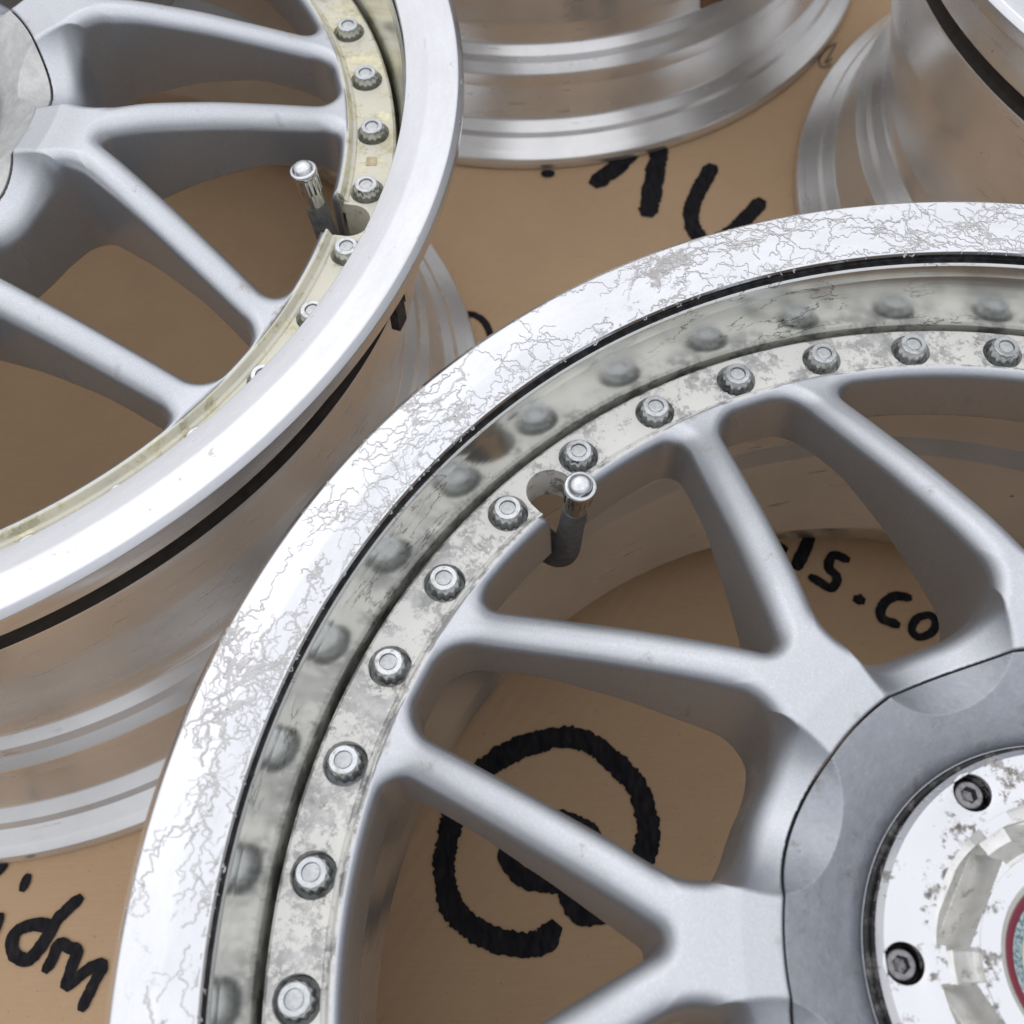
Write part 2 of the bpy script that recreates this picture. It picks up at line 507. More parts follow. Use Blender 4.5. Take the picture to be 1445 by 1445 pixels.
ME_DARK_REFL = lathe('lip_dark_reflection', P_DARK_REFL, M_BLACK, 320)  # black ring paints in a dark reflection along the lip's inner edge
ME_STRIP = lathe('joint_shade_strip', fillet([(0.9288, -0.1602), (0.9180, -0.1650, 0.002), (0.9170, -0.1900, 0.002), (0.9246, -0.1985)], n=3), M_JOINT_SHADE, 256)  # dark strip puts the deep groove's shade into colour
ME_BARREL = lathe('barrel', P_BARREL, M_BARREL, 256)

# ------------------------------------------------------------------ wheel: spokes by surface nets on a signed distance field
def rmax(a, b, k):
    return np.minimum(-k, np.maximum(a, b)) + np.hypot(np.maximum(k + a, 0), np.maximum(k + b, 0))
def rmin(a, b, k):
    return np.maximum(k, np.minimum(a, b)) - np.hypot(np.maximum(k - a, 0), np.maximum(k - b, 0))
HALF = TAU / 16
def smooth_table(pts, width=0.035):
    x = np.linspace(0.2, 0.95, 1501)
    y = np.interp(x, [p[0] for p in pts], [p[1] for p in pts])
    k_ = max(3, int(width / (x[1] - x[0])))
    for _ in range(2):
        yp = np.pad(y, k_ // 2, mode='edge')
        y = np.convolve(yp, np.ones(k_) / k_, 'same')[k_ // 2: k_ // 2 + len(x)]
    return x, y
TOPX, TOPY = smooth_table([(0.375, -0.014), (0.43, -0.010), (0.50, -0.020), (0.60, -0.052), (0.70, -0.092), (0.765, -0.119), (0.80, -0.123)], 0.04)
BOTX, BOTY = smooth_table([(0.36, -0.225), (0.46, -0.186), (0.56, -0.166), (0.66, -0.170), (0.73, -0.200), (0.775, -0.234), (0.82, -0.238)], 0.04)
def ztop(r):
    return np.interp(np.maximum(r, 0.375), TOPX, TOPY) - 0.20 * np.clip(0.375 - r, 0, 1)
def zbot(r):
    return np.interp(r, BOTX, BOTY)
def zscal(r):
    return -0.050 - 0.36 * (r - 0.285)
def capsule2(x, y, ax, ay, bx, by, h):
    dx, dy = bx - ax, by - ay
    t = np.clip(((x - ax) * dx + (y - ay) * dy) / (dx * dx + dy * dy), 0, 1)
    return np.hypot(x - ax - t * dx, y - ay - t * dy) - h
SP = dict(ax=0.385, bx=0.83, by=0.262, h=0.0290, zb=-0.245)
def sdf(r, ph, z, notch):
    phf = (ph + HALF) % (2 * HALF) - HALF
    ap = np.abs(phf)
    x, y = r * np.cos(phf), r * np.sin(phf)
    a1 = capsule2(x, y, SP['ax'], 0.0, SP['bx'], SP['by'], SP['h'])
    a2 = capsule2(x, y, SP['ax'], 0.0, SP['bx'], -SP['by'], SP['h'])
    arms = rmin(a1, a2, 0.022)
    trunk = np.maximum(np.abs(y) - 0.043, x - 0.43)
    hub = r - 0.377
    body = rmin(rmin(arms, trunk, 0.03), hub, 0.075)
    ring = 0.784 - r
    body = rmin(body, ring, 0.034)
    if notch:
        c = capsule2(x, y, 0.826, 0.0, 0.70, 0.0, 0.0335)
        ringcut = np.maximum(body, -c)
        body = np.where(r > 0.73, ringcut, body)
    zt = ztop(r)
    body = body - 0.03 * np.clip(zt - z, 0, 0.2) + 0.003
    top = (z - zt) * 0.96
    psi = HALF - ap
    yl = r * np.sin(psi)
    nd = (z - zscal(r)) * 0.94
    rho = 0.10
    scal = np.hypot(yl, nd - rho) - rho
    scal = np.where(nd > rho, yl - rho, scal)
    scal = scal + 14.0 * np.clip(r - 0.385, 0, 1) ** 2
    top = rmax(top, -scal, 0.004)
    s = rmax(top, body, 0.024)
    s = rmax(s, zbot(r) - z, 0.006)
    s = rmax(s, 0.3315 - r, 0.0025)
    s = rmax(s, r - 0.8005, 0.004)
    return s

def surface_nets(notch):
    NP, NR, NZ = 184, 142, 68
    dph = 2 * HALF / NP
    ph = -HALF + dph * (np.arange(NP + 2) - 1)          # one ghost node either side
    r = np.linspace(0.322, 0.815, NR)
    z = np.linspace(-0.262, -0.004, NZ)
    PH, RR, ZZ = np.meshgrid(ph, r, z, indexing='ij')
    D = sdf(RR, PH, ZZ, notch)
    S = D < 0
    nx, ny, nz = D.shape[0] - 1, D.shape[1] - 1, D.shape[2] - 1
    acc = np.zeros((nx, ny, nz, 3))
    cnt = np.zeros((nx, ny, nz))
    def sl(a, b, c):
        return (slice(a, a + nx), slice(b, b + ny), slice(c, c + nz))
    for ax in range(3):
        for i in (0, 1):
            for j in (0, 1):
                o = [0, 0, 0]
                oth = [q for q in range(3) if q != ax]
                o[oth[0]], o[oth[1]] = i, j
                e = list(o)
                e[ax] = 1
                A, B = D[sl(*o)], D[sl(*e)]
                cr_ = (A < 0) != (B < 0)
                t = np.where(cr_, A / np.where(cr_, A - B, 1), 0)
                for q in range(3):
                    acc[..., q] += np.where(cr_, t if q == ax else o[q], 0)
                cnt += cr_
    act = cnt > 0
    idx = -np.ones(act.shape, dtype=np.int64)
    idx[act] = np.arange(act.sum())
    ii = np.argwhere(act)
    f = acc[act] / cnt[act][:, None] + ii
    vph = ph[0] + f[:, 0] * dph
    vr = r[0] + f[:, 1] * (r[1] - r[0])
    vz = z[0] + f[:, 2] * (z[1] - z[0])
    V = np.stack([vr * np.cos(vph), vr * np.sin(vph), vz], 1)
    def ev(P_):
        return sdf(np.hypot(P_[:, 0], P_[:, 1]), np.arctan2(P_[:, 1], P_[:, 0]), P_[:, 2], notch)
    def grad(P_, h=0.0012):
        g = np.stack([ev(P_ + np.eye(3)[q] * h) - ev(P_ - np.eye(3)[q] * h) for q in range(3)], 1) / (2 * h)
        return g
    for _ in range(3):
        g = grad(V)
        g2 = np.maximum((g * g).sum(1), 0.3)
        step = np.clip(ev(V) / g2, -0.003, 0.003) * 0.8
        V = V - step[:, None] * g
    N = grad(V, 0.0016)
    N /= np.maximum(np.linalg.norm(N, axis=1, keepdims=True), 1e-9)
    quads = []
    for ax in range(3):
        oth = [(ax + 1) % 3, (ax + 2) % 3]
        A = S
        sA = [slice(None)] * 3
        sB = [slice(None)] * 3
        sA[ax] = slice(0, -1)
        sB[ax] = slice(1, None)
        e = A[tuple(sA)] != A[tuple(sB)]
        inside_first = A[tuple(sA)]
        P_ = np.argwhere(e)
        flip = inside_first[e]
        ok = np.ones(len(P_), bool)
        for q in oth:
            ok &= (P_[:, q] >= 1) & (P_[:, q] <= act.shape[q] - 1)
        # one period only in angle
        if ax == 0:
            ok &= (P_[:, 0] >= 1) & (P_[:, 0] <= NP)
        else:
            ok &= (P_[:, 0] >= 1) & (P_[:, 0] <= NP)
        P_, flip = P_[ok], flip[ok]
        c = []
        for da, db in ((0, 0), (1, 0), (1, 1), (0, 1)):
            q = P_.copy()
            q[:, oth[0]] -= da
            q[:, oth[1]] -= db
            c.append(idx[q[:, 0], q[:, 1], q[:, 2]])
        Q = np.stack(c, 1)
        good = (Q >= 0).all(1)
        Q, flip = Q[good], flip[good]
        Q[flip] = Q[flip][:, ::-1]
        quads.append(Q)
    F = np.concatenate(quads)
    used = np.unique(F)
    mp = -np.ones(len(V), dtype=np.int64)
    mp[used] = np.arange(len(used))
    return V[used], mp[F], N[used]
def spoke_mesh(notch):
    V, F, N = surface_nets(notch)
    return mesh_from('spoke', V, F, M_PAINT, normals=N)
ME_SPOKE = spoke_mesh(False)
ME_SPOKE_V = spoke_mesh(True)

# ------------------------------------------------------------------ plates with counterbored holes
def bored_plate(name, n, r0, r1, rc, rh, z0, depth, zb, bev, mat, off=0.0, na=10, ns=7):
    half = math.pi / n
    bd = []
    for j in range(na):
        t = -half + 2 * half * j / na
        bd.append((r0 * math.cos(t), r0 * math.sin(t)))
    for j in range(ns):
        q = r0 + (r1 - r0) * j / ns
        bd.append((q * math.cos(half), q * math.sin(half)))
    for j in range(na):
        t = half - 2 * half * j / na
        bd.append((r1 * math.cos(t), r1 * math.sin(t)))
    for j in range(ns):
        q = r1 + (r0 - r1) * j / ns
        bd.append((q * math.cos(half), -q * math.sin(half)))
    V, F = [], []
    m = len(bd)
    for c in range(n):
        a = off + c * 2 * half
        ca, sa = math.cos(a), math.sin(a)
        b0 = len(V)
        rings = []
        def add(ps, z):
            s = len(V)
            for x, y in ps:
                V.append((x * ca - y * sa, x * sa + y * ca, z))
            rings.append(s)
        add(bd, z0)
        dirs = []
        for x, y in bd:
            dx, dy = x - rc, y
            l = math.hypot(dx, dy)
            dirs.append((dx / l, dy / l))
        for q, zz in ((rh + 0.0016, z0), (rh + 0.0004, z0 - 0.0005), (rh, z0 - 0.002), (rh, z0 - depth), (rh * 0.4, z0 - depth)):
            add([(rc + dx * q, dy * q) for dx, dy in dirs], zz)
        for s0, s1 in zip(rings[:-1], rings[1:]):
            for j in range(m):
                F.append((s0 + j, s0 + (j + 1) % m, s1 + (j + 1) % m, s1 + j))
        F.append([rings[-1] + j for j in range(m)][::1])
        # rim sides for this cell
        def sidewall(js, rr, chain):
            s = []
            for (q, zz) in chain:
                k0 = len(V)
                for j in js:
                    x, y = bd[j % m]
                    l = math.hypot(x, y)
                    x, y = x / l * q, y / l * q
                    V.append((x * ca - y * sa, x * sa + y * ca, zz))
                s.append(k0)
            for k0, k1 in zip(s[:-1], s[1:]):
                for i in range(len(js) - 1):
                    F.append((k0 + i + 1, k0 + i, k1 + i, k1 + i + 1))
        sidewall(list(range(na + ns, 2 * na + ns + 1)), r1, [(r1, z0), (r1 + bev, z0 - bev * 0.9), (r1 + bev, zb), (r0, zb)])
        sidewall(list(range(0, na + 1)), r0, [(r0, z0), (r0, zb)])
    F = [tuple(reversed(f)) for f in F]
    me = bpy.data.meshes.new(name)
    me.from_pydata((np.array(V) * R).tolist(), [], F)
    import bmesh
    bm = bmesh.new()
    bm.from_mesh(me)
    bmesh.ops.remove_doubles(bm, verts=bm.verts, dist=1e-6)
    bmesh.ops.recalc_face_normals(bm, faces=bm.faces)
    bm.to_mesh(me)
    bm.free()
    me.materials.append(mat)
    me.materials.append(M_BLACK)
    for p_ in me.polygons:                     # counterbore floors painted black for the holes' inner shade
        c_ = p_.center / R
        if p_.normal.z > 0.5 and c_.z < z0 - depth * 0.9 and c_.z > zb + 1e-4:
            p_.material_index = 1
    me.polygons.foreach_set('use_smooth', np.ones(len(me.polygons), dtype=bool))
    me.set_sharp_from_angle(angle=rad(30))
    return me

def capsule_prism(x0, x1, h, z0, z1, n=24):
    """vertical prism with a round outer end (at x1), square inner end; units of R -> metres"""
    pts = [(x0, -h)] + [(x1 + h * math.sin(t), -h * math.cos(t)) for t in [math.pi * j / n for j in range(n + 1)]] + [(x0, h)]
    m = len(pts)
    V = [(x, y, z0) for x, y in pts] + [(x, y, z1) for x, y in pts]
    F = [tuple(range(m))[::-1], tuple(range(m, 2 * m))] + [(j, (j + 1) % m, m + (j + 1) % m, m + j) for j in range(m)]
    me = bpy.data.meshes.new('cutter')
    me.from_pydata((np.array(V) * R).tolist(), [], F)
    return me

def cut(me, cutter):
    a = bpy.data.objects.new('tmp_a', me)
    b = bpy.data.objects.new('tmp_b', cutter)
    COL.objects.link(a)
    COL.objects.link(b)
    md = a.modifiers.new('cut', 'BOOLEAN')
    md.operation = 'DIFFERENCE'
    md.solver = 'EXACT'
    md.object = b
    dg = bpy.context.evaluated_depsgraph_get()
    new = bpy.data.meshes.new_from_object(a.evaluated_get(dg))
    bpy.data.objects.remove(a)
    bpy.data.objects.remove(b)
    new.set_sharp_from_angle(angle=rad(30))
    return new

Z_FL = -0.144
fl = bored_plate('disc_flange', 40, 0.8065, 0.8735, 0.8398, 0.0272, Z_FL, 0.0240, -0.212, 0.004, M_FLANGE, off=TAU / 80)
ME_FLANGE = cut(fl, capsule_prism(0.74, 0.824, 0.033, -0.3, 0.0))
ME_FLANGE.name = 'disc_flange'
ME_FLANGE_B = ME_FLANGE.copy()
ME_FLANGE_B.materials[0] = M_FLANGE_CREAM
# raised bead between paint and flange
ME_BEAD = lathe('flange_bead', fillet([(0.7975, -0.17), (0.7985, -0.1262, 0.001), (0.8025, -0.1275, 0.003), (0.8075, -0.1395, 0.004), (0.8120, -0.1415, 0.002), (0.8150, -0.1450), (0.815, -0.17)], n=3), M_FLANGE, 256, closed=True)
ME_BEAD = cut(ME_BEAD, capsule_prism(0.74, 0.824, 0.0385, -0.3, 0.0))
ME_BEAD_B = ME_BEAD.copy()
ME_BEAD_B.materials.clear()
ME_BEAD_B.materials.append(M_FLANGE_CREAM)

# ------------------------------------------------------------------ bolt
def bolt_mesh():
    seg = 72
    rows = [(0.0263, -0.0070, 0), (0.0263, 0.0008, 0), (0.0258, 0.0016, 0), (0.0232, 0.0030, 0), (0.0214, 0.0042, 0.0), (0.0207, 0.0050, 1.0), (0.0192, 0.0260, 0.9),
            (0.0183, 0.0290, 0.35), (0.0176, 0.0305, 0), (0.0168, 0.0310, 0), (0.0114, 0.0310, 0), (0.0109, 0.0302, 0), (0.0106, 0.0272, 0), (0.0097, 0.0272, 0), (0.0094, 0.0292, 0), (0.0050, 0.0298, 0)]
    V, F, mi = [], [], []
    for r_, h, s in rows:
        for j in range(seg):
            a = TAU * j / seg
            tri = abs(((a * 12 / TAU) % 1) * 2 - 1)
            q = r_ * (1 + s * 0.085 * (tri - 0.5))
            V.append((q * math.cos(a), q * math.sin(a), h))
    for i in range(len(rows) - 1):
        for j in range(seg):
            F.append((i * seg + j, i * seg + (j + 1) % seg, (i + 1) * seg + (j + 1) % seg, (i + 1) * seg + j))
            mi.append(1 if i >= 13 else 0)
    F.append(tuple((len(rows) - 1) * seg + j for j in range(seg)))
    mi.append(1)
    me = mesh_from('bolt', V, F, [M_BOLT, M_DIMPLE], sharp=28)
    me.polygons.foreach_set('material_index', np.array(mi, dtype=np.int32))
    return me
ME_BOLT = bolt_mesh()

# ------------------------------------------------------------------ valve
def tube(name, path, radii, mat, seg=32, cap=True, sharp=40):
    path = np.array(path, float)
    V, F = [], []
    up_ = np.array([0, 1.0, 0])
    for i, (p, q) in enumerate(zip(path, radii)):
        t = path[min(i + 1, len(path) - 1)] - path[max(i - 1, 0)]
        t /= np.linalg.norm(t)
        e1 = np.cross(up_, t)
        e1 /= np.linalg.norm(e1)
        e2 = np.cross(t, e1)
        for j in range(seg):
            a = TAU * j / seg
            V.append(p + q * (math.cos(a) * e1 + math.sin(a) * e2))
    n = len(path)
    for i in range(n - 1):
        for j in range(seg):
            F.append((i * seg + j, i * seg + (j + 1) % seg, (i + 1) * seg + (j + 1) % seg, (i + 1) * seg + j))
    if cap:
        F.append(tuple(range(seg))[::-1])
        F.append(tuple((n - 1) * seg + j for j in range(seg)))
    return mesh_from(name, V, F, mat, sharp=sharp)
def bez(pts, n):
    """Catmull-Rom through pts"""
    P = [np.array(p, float) for p in pts]
    P = [2 * P[0] - P[1]] + P + [2 * P[-1] - P[-2]]
    out = []
    for i in range(1, len(P) - 2):
        for j in range(n):
            t = j / n
            a, b, c, d = P[i - 1], P[i], P[i + 1], P[i + 2]
            out.append(0.5 * ((2 * b) + (c - a) * t + (2 * a - 5 * b + 4 * c - d) * t * t + (3 * b - a - 3 * c + d) * t ** 3))
    out.append(P[-2])
    return np.array(out)
AX0, AX1 = np.array([0.7815, 0.001, -0.205]), np.array([0.7630, 0.005, -0.038])
def on_axis(z):
    return AX0 + (AX1 - AX0) * (z - AX0[2]) / (AX1[2] - AX0[2])
stem_path = bez([(0.850, -0.004, -0.335), (0.812, -0.002, -0.315), (0.790, 0.0, -0.275), on_axis(-0.205), on_axis(-0.118)], 8)
sr = np.interp(np.linspace(0, 1, len(stem_path)), [0, 0.3, 0.6, 0.92, 1], [0.0245, 0.023, 0.0198, 0.0172, 0.0164])
ME_STEM = tube('valve_stem', stem_path, sr, M_RUBBER)
tp, trd = [], []
for i in range(9):
    zz = -0.1190 + 0.0310 * i / 8
    tp.append(on_axis(zz))
    trd.append(0.0146 + (0.0009 if i % 2 else 0))
ME_THREAD = tube('valve_thread', tp, trd, M_THREAD, sharp=60)
def cap_mesh():
    seg = 64
    d = (AX1 - AX0) / np.linalg.norm(AX1 - AX0)
    e1 = np.cross((0, 1.0, 0), d)
    e1 /= np.linalg.norm(e1)
    e2 = np.cross(d, e1)
    base = on_axis(-0.0900)
    SC = 1.12
    rows = [(0.0155, 0, 0), (0.0164, 0.001, 1), (0.0171, 0.025, 1), (0.0178, 0.0265, 0), (0.0188, 0.0285, 0), (0.0191, 0.0312, 0), (0.0187, 0.0338, 0), (0.0172, 0.0352, 0),
            (0.0160, 0.0354, 0), (0.0152, 0.0348, 0), (0.0146, 0.0356, 0), (0.0134, 0.0384, 0), (0.0108, 0.0412, 0), (0.0072, 0.0432, 0), (0.003, 0.0441, 0)]
    V, F = [], []
    for q, h, s in rows:
        for j in range(seg):
            a = TAU * j / seg
            qq = SC * q * (1 + (0.05 if ((j // 2) % 2 and s) else 0))
            V.append(base + d * h * 1.18 + qq * (math.cos(a) * e1 + math.sin(a) * e2))
    for i in range(len(rows) - 1):
        for j in range(seg):
            F.append((i * seg + j, i * seg + (j + 1) % seg, (i + 1) * seg + (j + 1) % seg, (i + 1) * seg + j))
    F.append(tuple((len(rows) - 1) * seg + j for j in range(seg)))
    F.append(tuple(range(seg))[::-1])
    return mesh_from('valve_cap', V, F, M_CHROME, sharp=45)
ME_CAP = cap_mesh()

# ------------------------------------------------------------------ hub
def polar_field(name, rs, na, zf, mat, wall=None, sharp=25, phase=0.0):
    a = phase + np.arange(na) / na * TAU
    RR, AA = np.meshgrid(rs, a)
    Z = zf(RR, AA)
    V = np.stack([RR * np.cos(AA), RR * np.sin(AA), Z], -1)
    n = len(rs)
    if wall is not None:                    # turn the outer edge down
        for (rw, zw) in wall:
            ex = np.stack([rw * np.cos(a), rw * np.sin(a), (Z[:, -1] + zw)], -1)[:, None, :]
            V = np.concatenate([V, ex], 1)
            n += 1
    V = V.reshape(-1, 3)
    I, J = np.meshgrid(np.arange(na), np.arange(n - 1), indexing='ij')
    I, J = I.ravel(), J.ravel()
    I2 = (I + 1) % na
    F = np.stack([I * n + J, I * n + J + 1, I2 * n + J + 1, I2 * n + J], 1)
    return mesh_from(name, V, F, mat, sharp=sharp)
def z_cover(r, a):
    t = np.clip((r - 0.2375) / (0.3285 - 0.2375), 0, 1)
    z = -0.086 + 0.059 * t ** 0.72
    ap = np.abs((a + HALF) % (2 * HALF) - HALF)
    yl = r * np.sin(HALF - ap)
    rho = 0.10
    zs = np.where(yl < rho, zscal(r) + (rho - np.sqrt(np.maximum(rho ** 2 - yl ** 2, 0))) / 0.94, 1.0)
    zs = np.where(ap > 0.05, zs, 1.0)
    return np.minimum(z, zs)
ME_COVER = polar_field('hub_cover', np.concatenate([np.linspace(0.2360, 0.328, 80), [0.3288]]), 960, z_cover, M_COVER, wall=[(0.3292, -0.0012), (0.3292, -0.05)], sharp=18)
ME_COVER_B = ME_COVER.copy()
ME_COVER_B.materials[0] = M_COVER_PALE
ME_SEAL = lathe('seal_ring', np.array([(0.2320 + 0.0052 * math.cos(t), -0.0905 + 0.0052 * math.sin(t)) for t in [TAU * j / 12 for j in range(12)]]), M_SEAL, 160, closed=True)
SCREW0 = rad(46.8)
ME_PLATE = bored_plate('hub_plate', 6, 0.1718, 0.2212, 0.2025, 0.0205, -0.060, 0.040, -0.12, 0.007, M_HUB, off=SCREW0, na=24, ns=8)
def z_nut(r, a):
    s = (a - SCREW0 + TAU / 12) % (TAU / 6) - TAU / 12        # 0 at a land, +-30 deg at notch centre
    psi = TAU / 12 - np.abs(s)                                # 0 at notch centre
    notch = np.clip((np.abs(s) - rad(6.5)) / rad(0.9), 0, 1)
    d = r * np.cos(psi)
    facet = -0.066 - 0.050 * np.clip((d - 0.122) / 0.020, 0, 1)
    facet = np.where(d > 0.142, -0.116 + 0.010 * np.clip((d - 0.142) / 0.01, 0, 1), facet)
    facet = np.where(r > 0.1575, -0.092, facet)
    land = np.where(r > 0.1575, -0.0625, -0.090 + 0.014 * np.clip((0.142 - r) / 0.016, 0, 1))
    z = notch * facet + (1 - notch) * np.minimum(land, -0.0625)
    z = np.where(r > 0.1700, -0.0605, z)
    return np.where(r < 0.122, -0.064, z)
ME_NUT = polar_field('hub_nut', np.concatenate([np.linspace(0.1015, 0.1218, 8), np.linspace(0.1221, 0.1573, 46), np.linspace(0.1577, 0.1698, 8), [0.1702, 0.1720]]), 900, z_nut, [M_HUB, M_RECESS], sharp=30)
_c = np.zeros(len(ME_NUT.polygons) * 3)
ME_NUT.polygons.foreach_get('center', _c)
_c = _c.reshape(-1, 3) / R
ME_NUT.polygons.foreach_set('material_index', ((_c[:, 2] < -0.0668)).astype(np.int32))
ME_BORE = lathe('bore_ring', fillet([(0.1018, -0.0640), (0.0990, -0.0655, 0.001), (0.0932, -0.0720)], n=3), M_BARREL, 128)
ME_RED = lathe('red_ring', fillet([(0.0938, -0.0725), (0.0925, -0.0705, 0.0006), (0.0858, -0.0735, 0.001), (0.0852, -0.080)], n=3), M_RED, 128)
ME_TEAL = lathe('speckled_ring', fillet([(0.0857, -0.078), (0.0845, -0.0765, 0.001), (0.0745, -0.0800, 0.002), (0.0728, -0.0835, 0.001), (0.0722, -0.09)], n=3), M_TEAL, 128)
ME_DISC = lathe('cap_disc', np.array([(0.0730, -0.0862), (0.066, -0.0855), (0.03, -0.0835), (0.0005, -0.083)]), M_CREAM, 96)
def screw_mesh():
    seg = 48
    def hexr(a, rr):
        return rr * math.cos(math.pi / 6) / math.cos(((a + math.pi / 6) % (math.pi / 3)) - math.pi / 6)
    rows = [('c', 0.0155, -0.02), ('c', 0.0155, 0.0), ('c', 0.0150, 0.0018), ('c', 0.0138, 0.0026), ('h', 0.0098, 0.0024), ('h', 0.0092, 0.0012), ('h', 0.0090, -0.010), ('h', 0.004, -0.0125)]
    V, F = [], []
    for kd, q, h in rows:
        for j in range(seg):
            a = TAU * j / seg
            qq = hexr(a, q) if kd == 'h' else q
            V.append((qq * math.cos(a), qq * math.sin(a), h))
    for i in range(len(rows) - 1):
        for j in range(seg):
            F.append((i * seg + j, i * seg + (j + 1) % seg, (i + 1) * seg + (j + 1) % seg, (i + 1) * seg + j))
    F.append(tuple((len(rows) - 1) * seg + j for j in range(seg)))
    return mesh_from('screw', V, F, M_SCREW, sharp=30)
ME_SCREW = screw_mesh()

# ------------------------------------------------------------------ wheels
def make_wheel(label, loc, rotz, lip_me, flange_me, bead_me):
    w_ = bpy.data.objects.new('alloy_wheel', None)
    COL.objects.link(w_)
    w_.empty_display_size = 0.05
    w_.location = (loc[0], loc[1], 0.0)
    w_.rotation_euler = (0, 0, rotz)
    w_['label'] = label
    w_['category'] = 'wheel rim'
    w_['group'] = 'alloy wheels laid face up on cardboard'
    H = WID * R
    up_ = (0, 0, H)
    lip = link('rim_lip', lip_me, w_, up_)
    link('lip_wall', ME_WALL, lip)
    link('lip_dark_reflection', ME_DARK_REFL, lip)
    br_ = link('barrel', ME_BARREL, w_, up_)
    link('joint_shade_strip', ME_STRIP, br_)
    fl_ = link('disc_flange', flange_me, w_, up_)
    link('flange_bead', bead_me, fl_)
    for i in range(8):
        link('spoke', ME_SPOKE_V if i == 0 else ME_SPOKE, w_, up_, i * TAU / 8)
    for i in range(40):
        a = TAU / 40 * (i + 0.5)
        rng = random.Random(i * 7 + 3)
        link('bolt', ME_BOLT, w_, (0.8398 * R * math.cos(a), 0.8398 * R * math.sin(a), (WID - 0.1585) * R), rng.uniform(0, TAU))
    st_ = link('valve_stem', ME_STEM, w_, up_)
    link('valve_thread', ME_THREAD, st_)
    link('valve_cap', ME_CAP, st_)
    link('hub_cover', ME_COVER if lip_me is ME_LIP_C else ME_COVER_B, w_, up_)
    link('seal_ring', ME_SEAL, w_, up_)
    pl = link('hub_plate', ME_PLATE, w_, up_)
    for i in range(6):
        a = SCREW0 + i * TAU / 6
        link('screw', ME_SCREW, pl, (0.2025 * R * math.cos(a), 0.2025 * R * math.sin(a), -0.0735 * R), 0.4 * i)
    nu = link('hub_nut', ME_NUT, w_, up_)
    link('bore_ring', ME_BORE, nu)
    link('red_ring', ME_RED, nu)
    link('speckled_ring', ME_TEAL, nu)
    link('cap_disc', ME_DISC, nu)
    return w_

WA = make_wheel('silver alloy wheel in front with cracked, corroded white lip', (0, 0), -4.014687, ME_LIP_C, ME_FLANGE, ME_BEAD)
WB = make_wheel('silver alloy wheel at upper left with clean lip and yellowed bolt flange', (-0.39877, 0.3206), -0.205036, ME_LIP, ME_FLANGE_B, ME_BEAD_B)
WC = make_wheel('wheel at top centre showing only its stepped barrel with brown patch', (-0.11156, 0.74079), 0.7, ME_LIP, ME_FLANGE_B, ME_BEAD_B)
WD = make_wheel('wheel at top right showing its tall barrel side under a grey lip', (0.2828, 0.43529), 2.1, ME_LIP, ME_FLANGE_B, ME_BEAD_B)

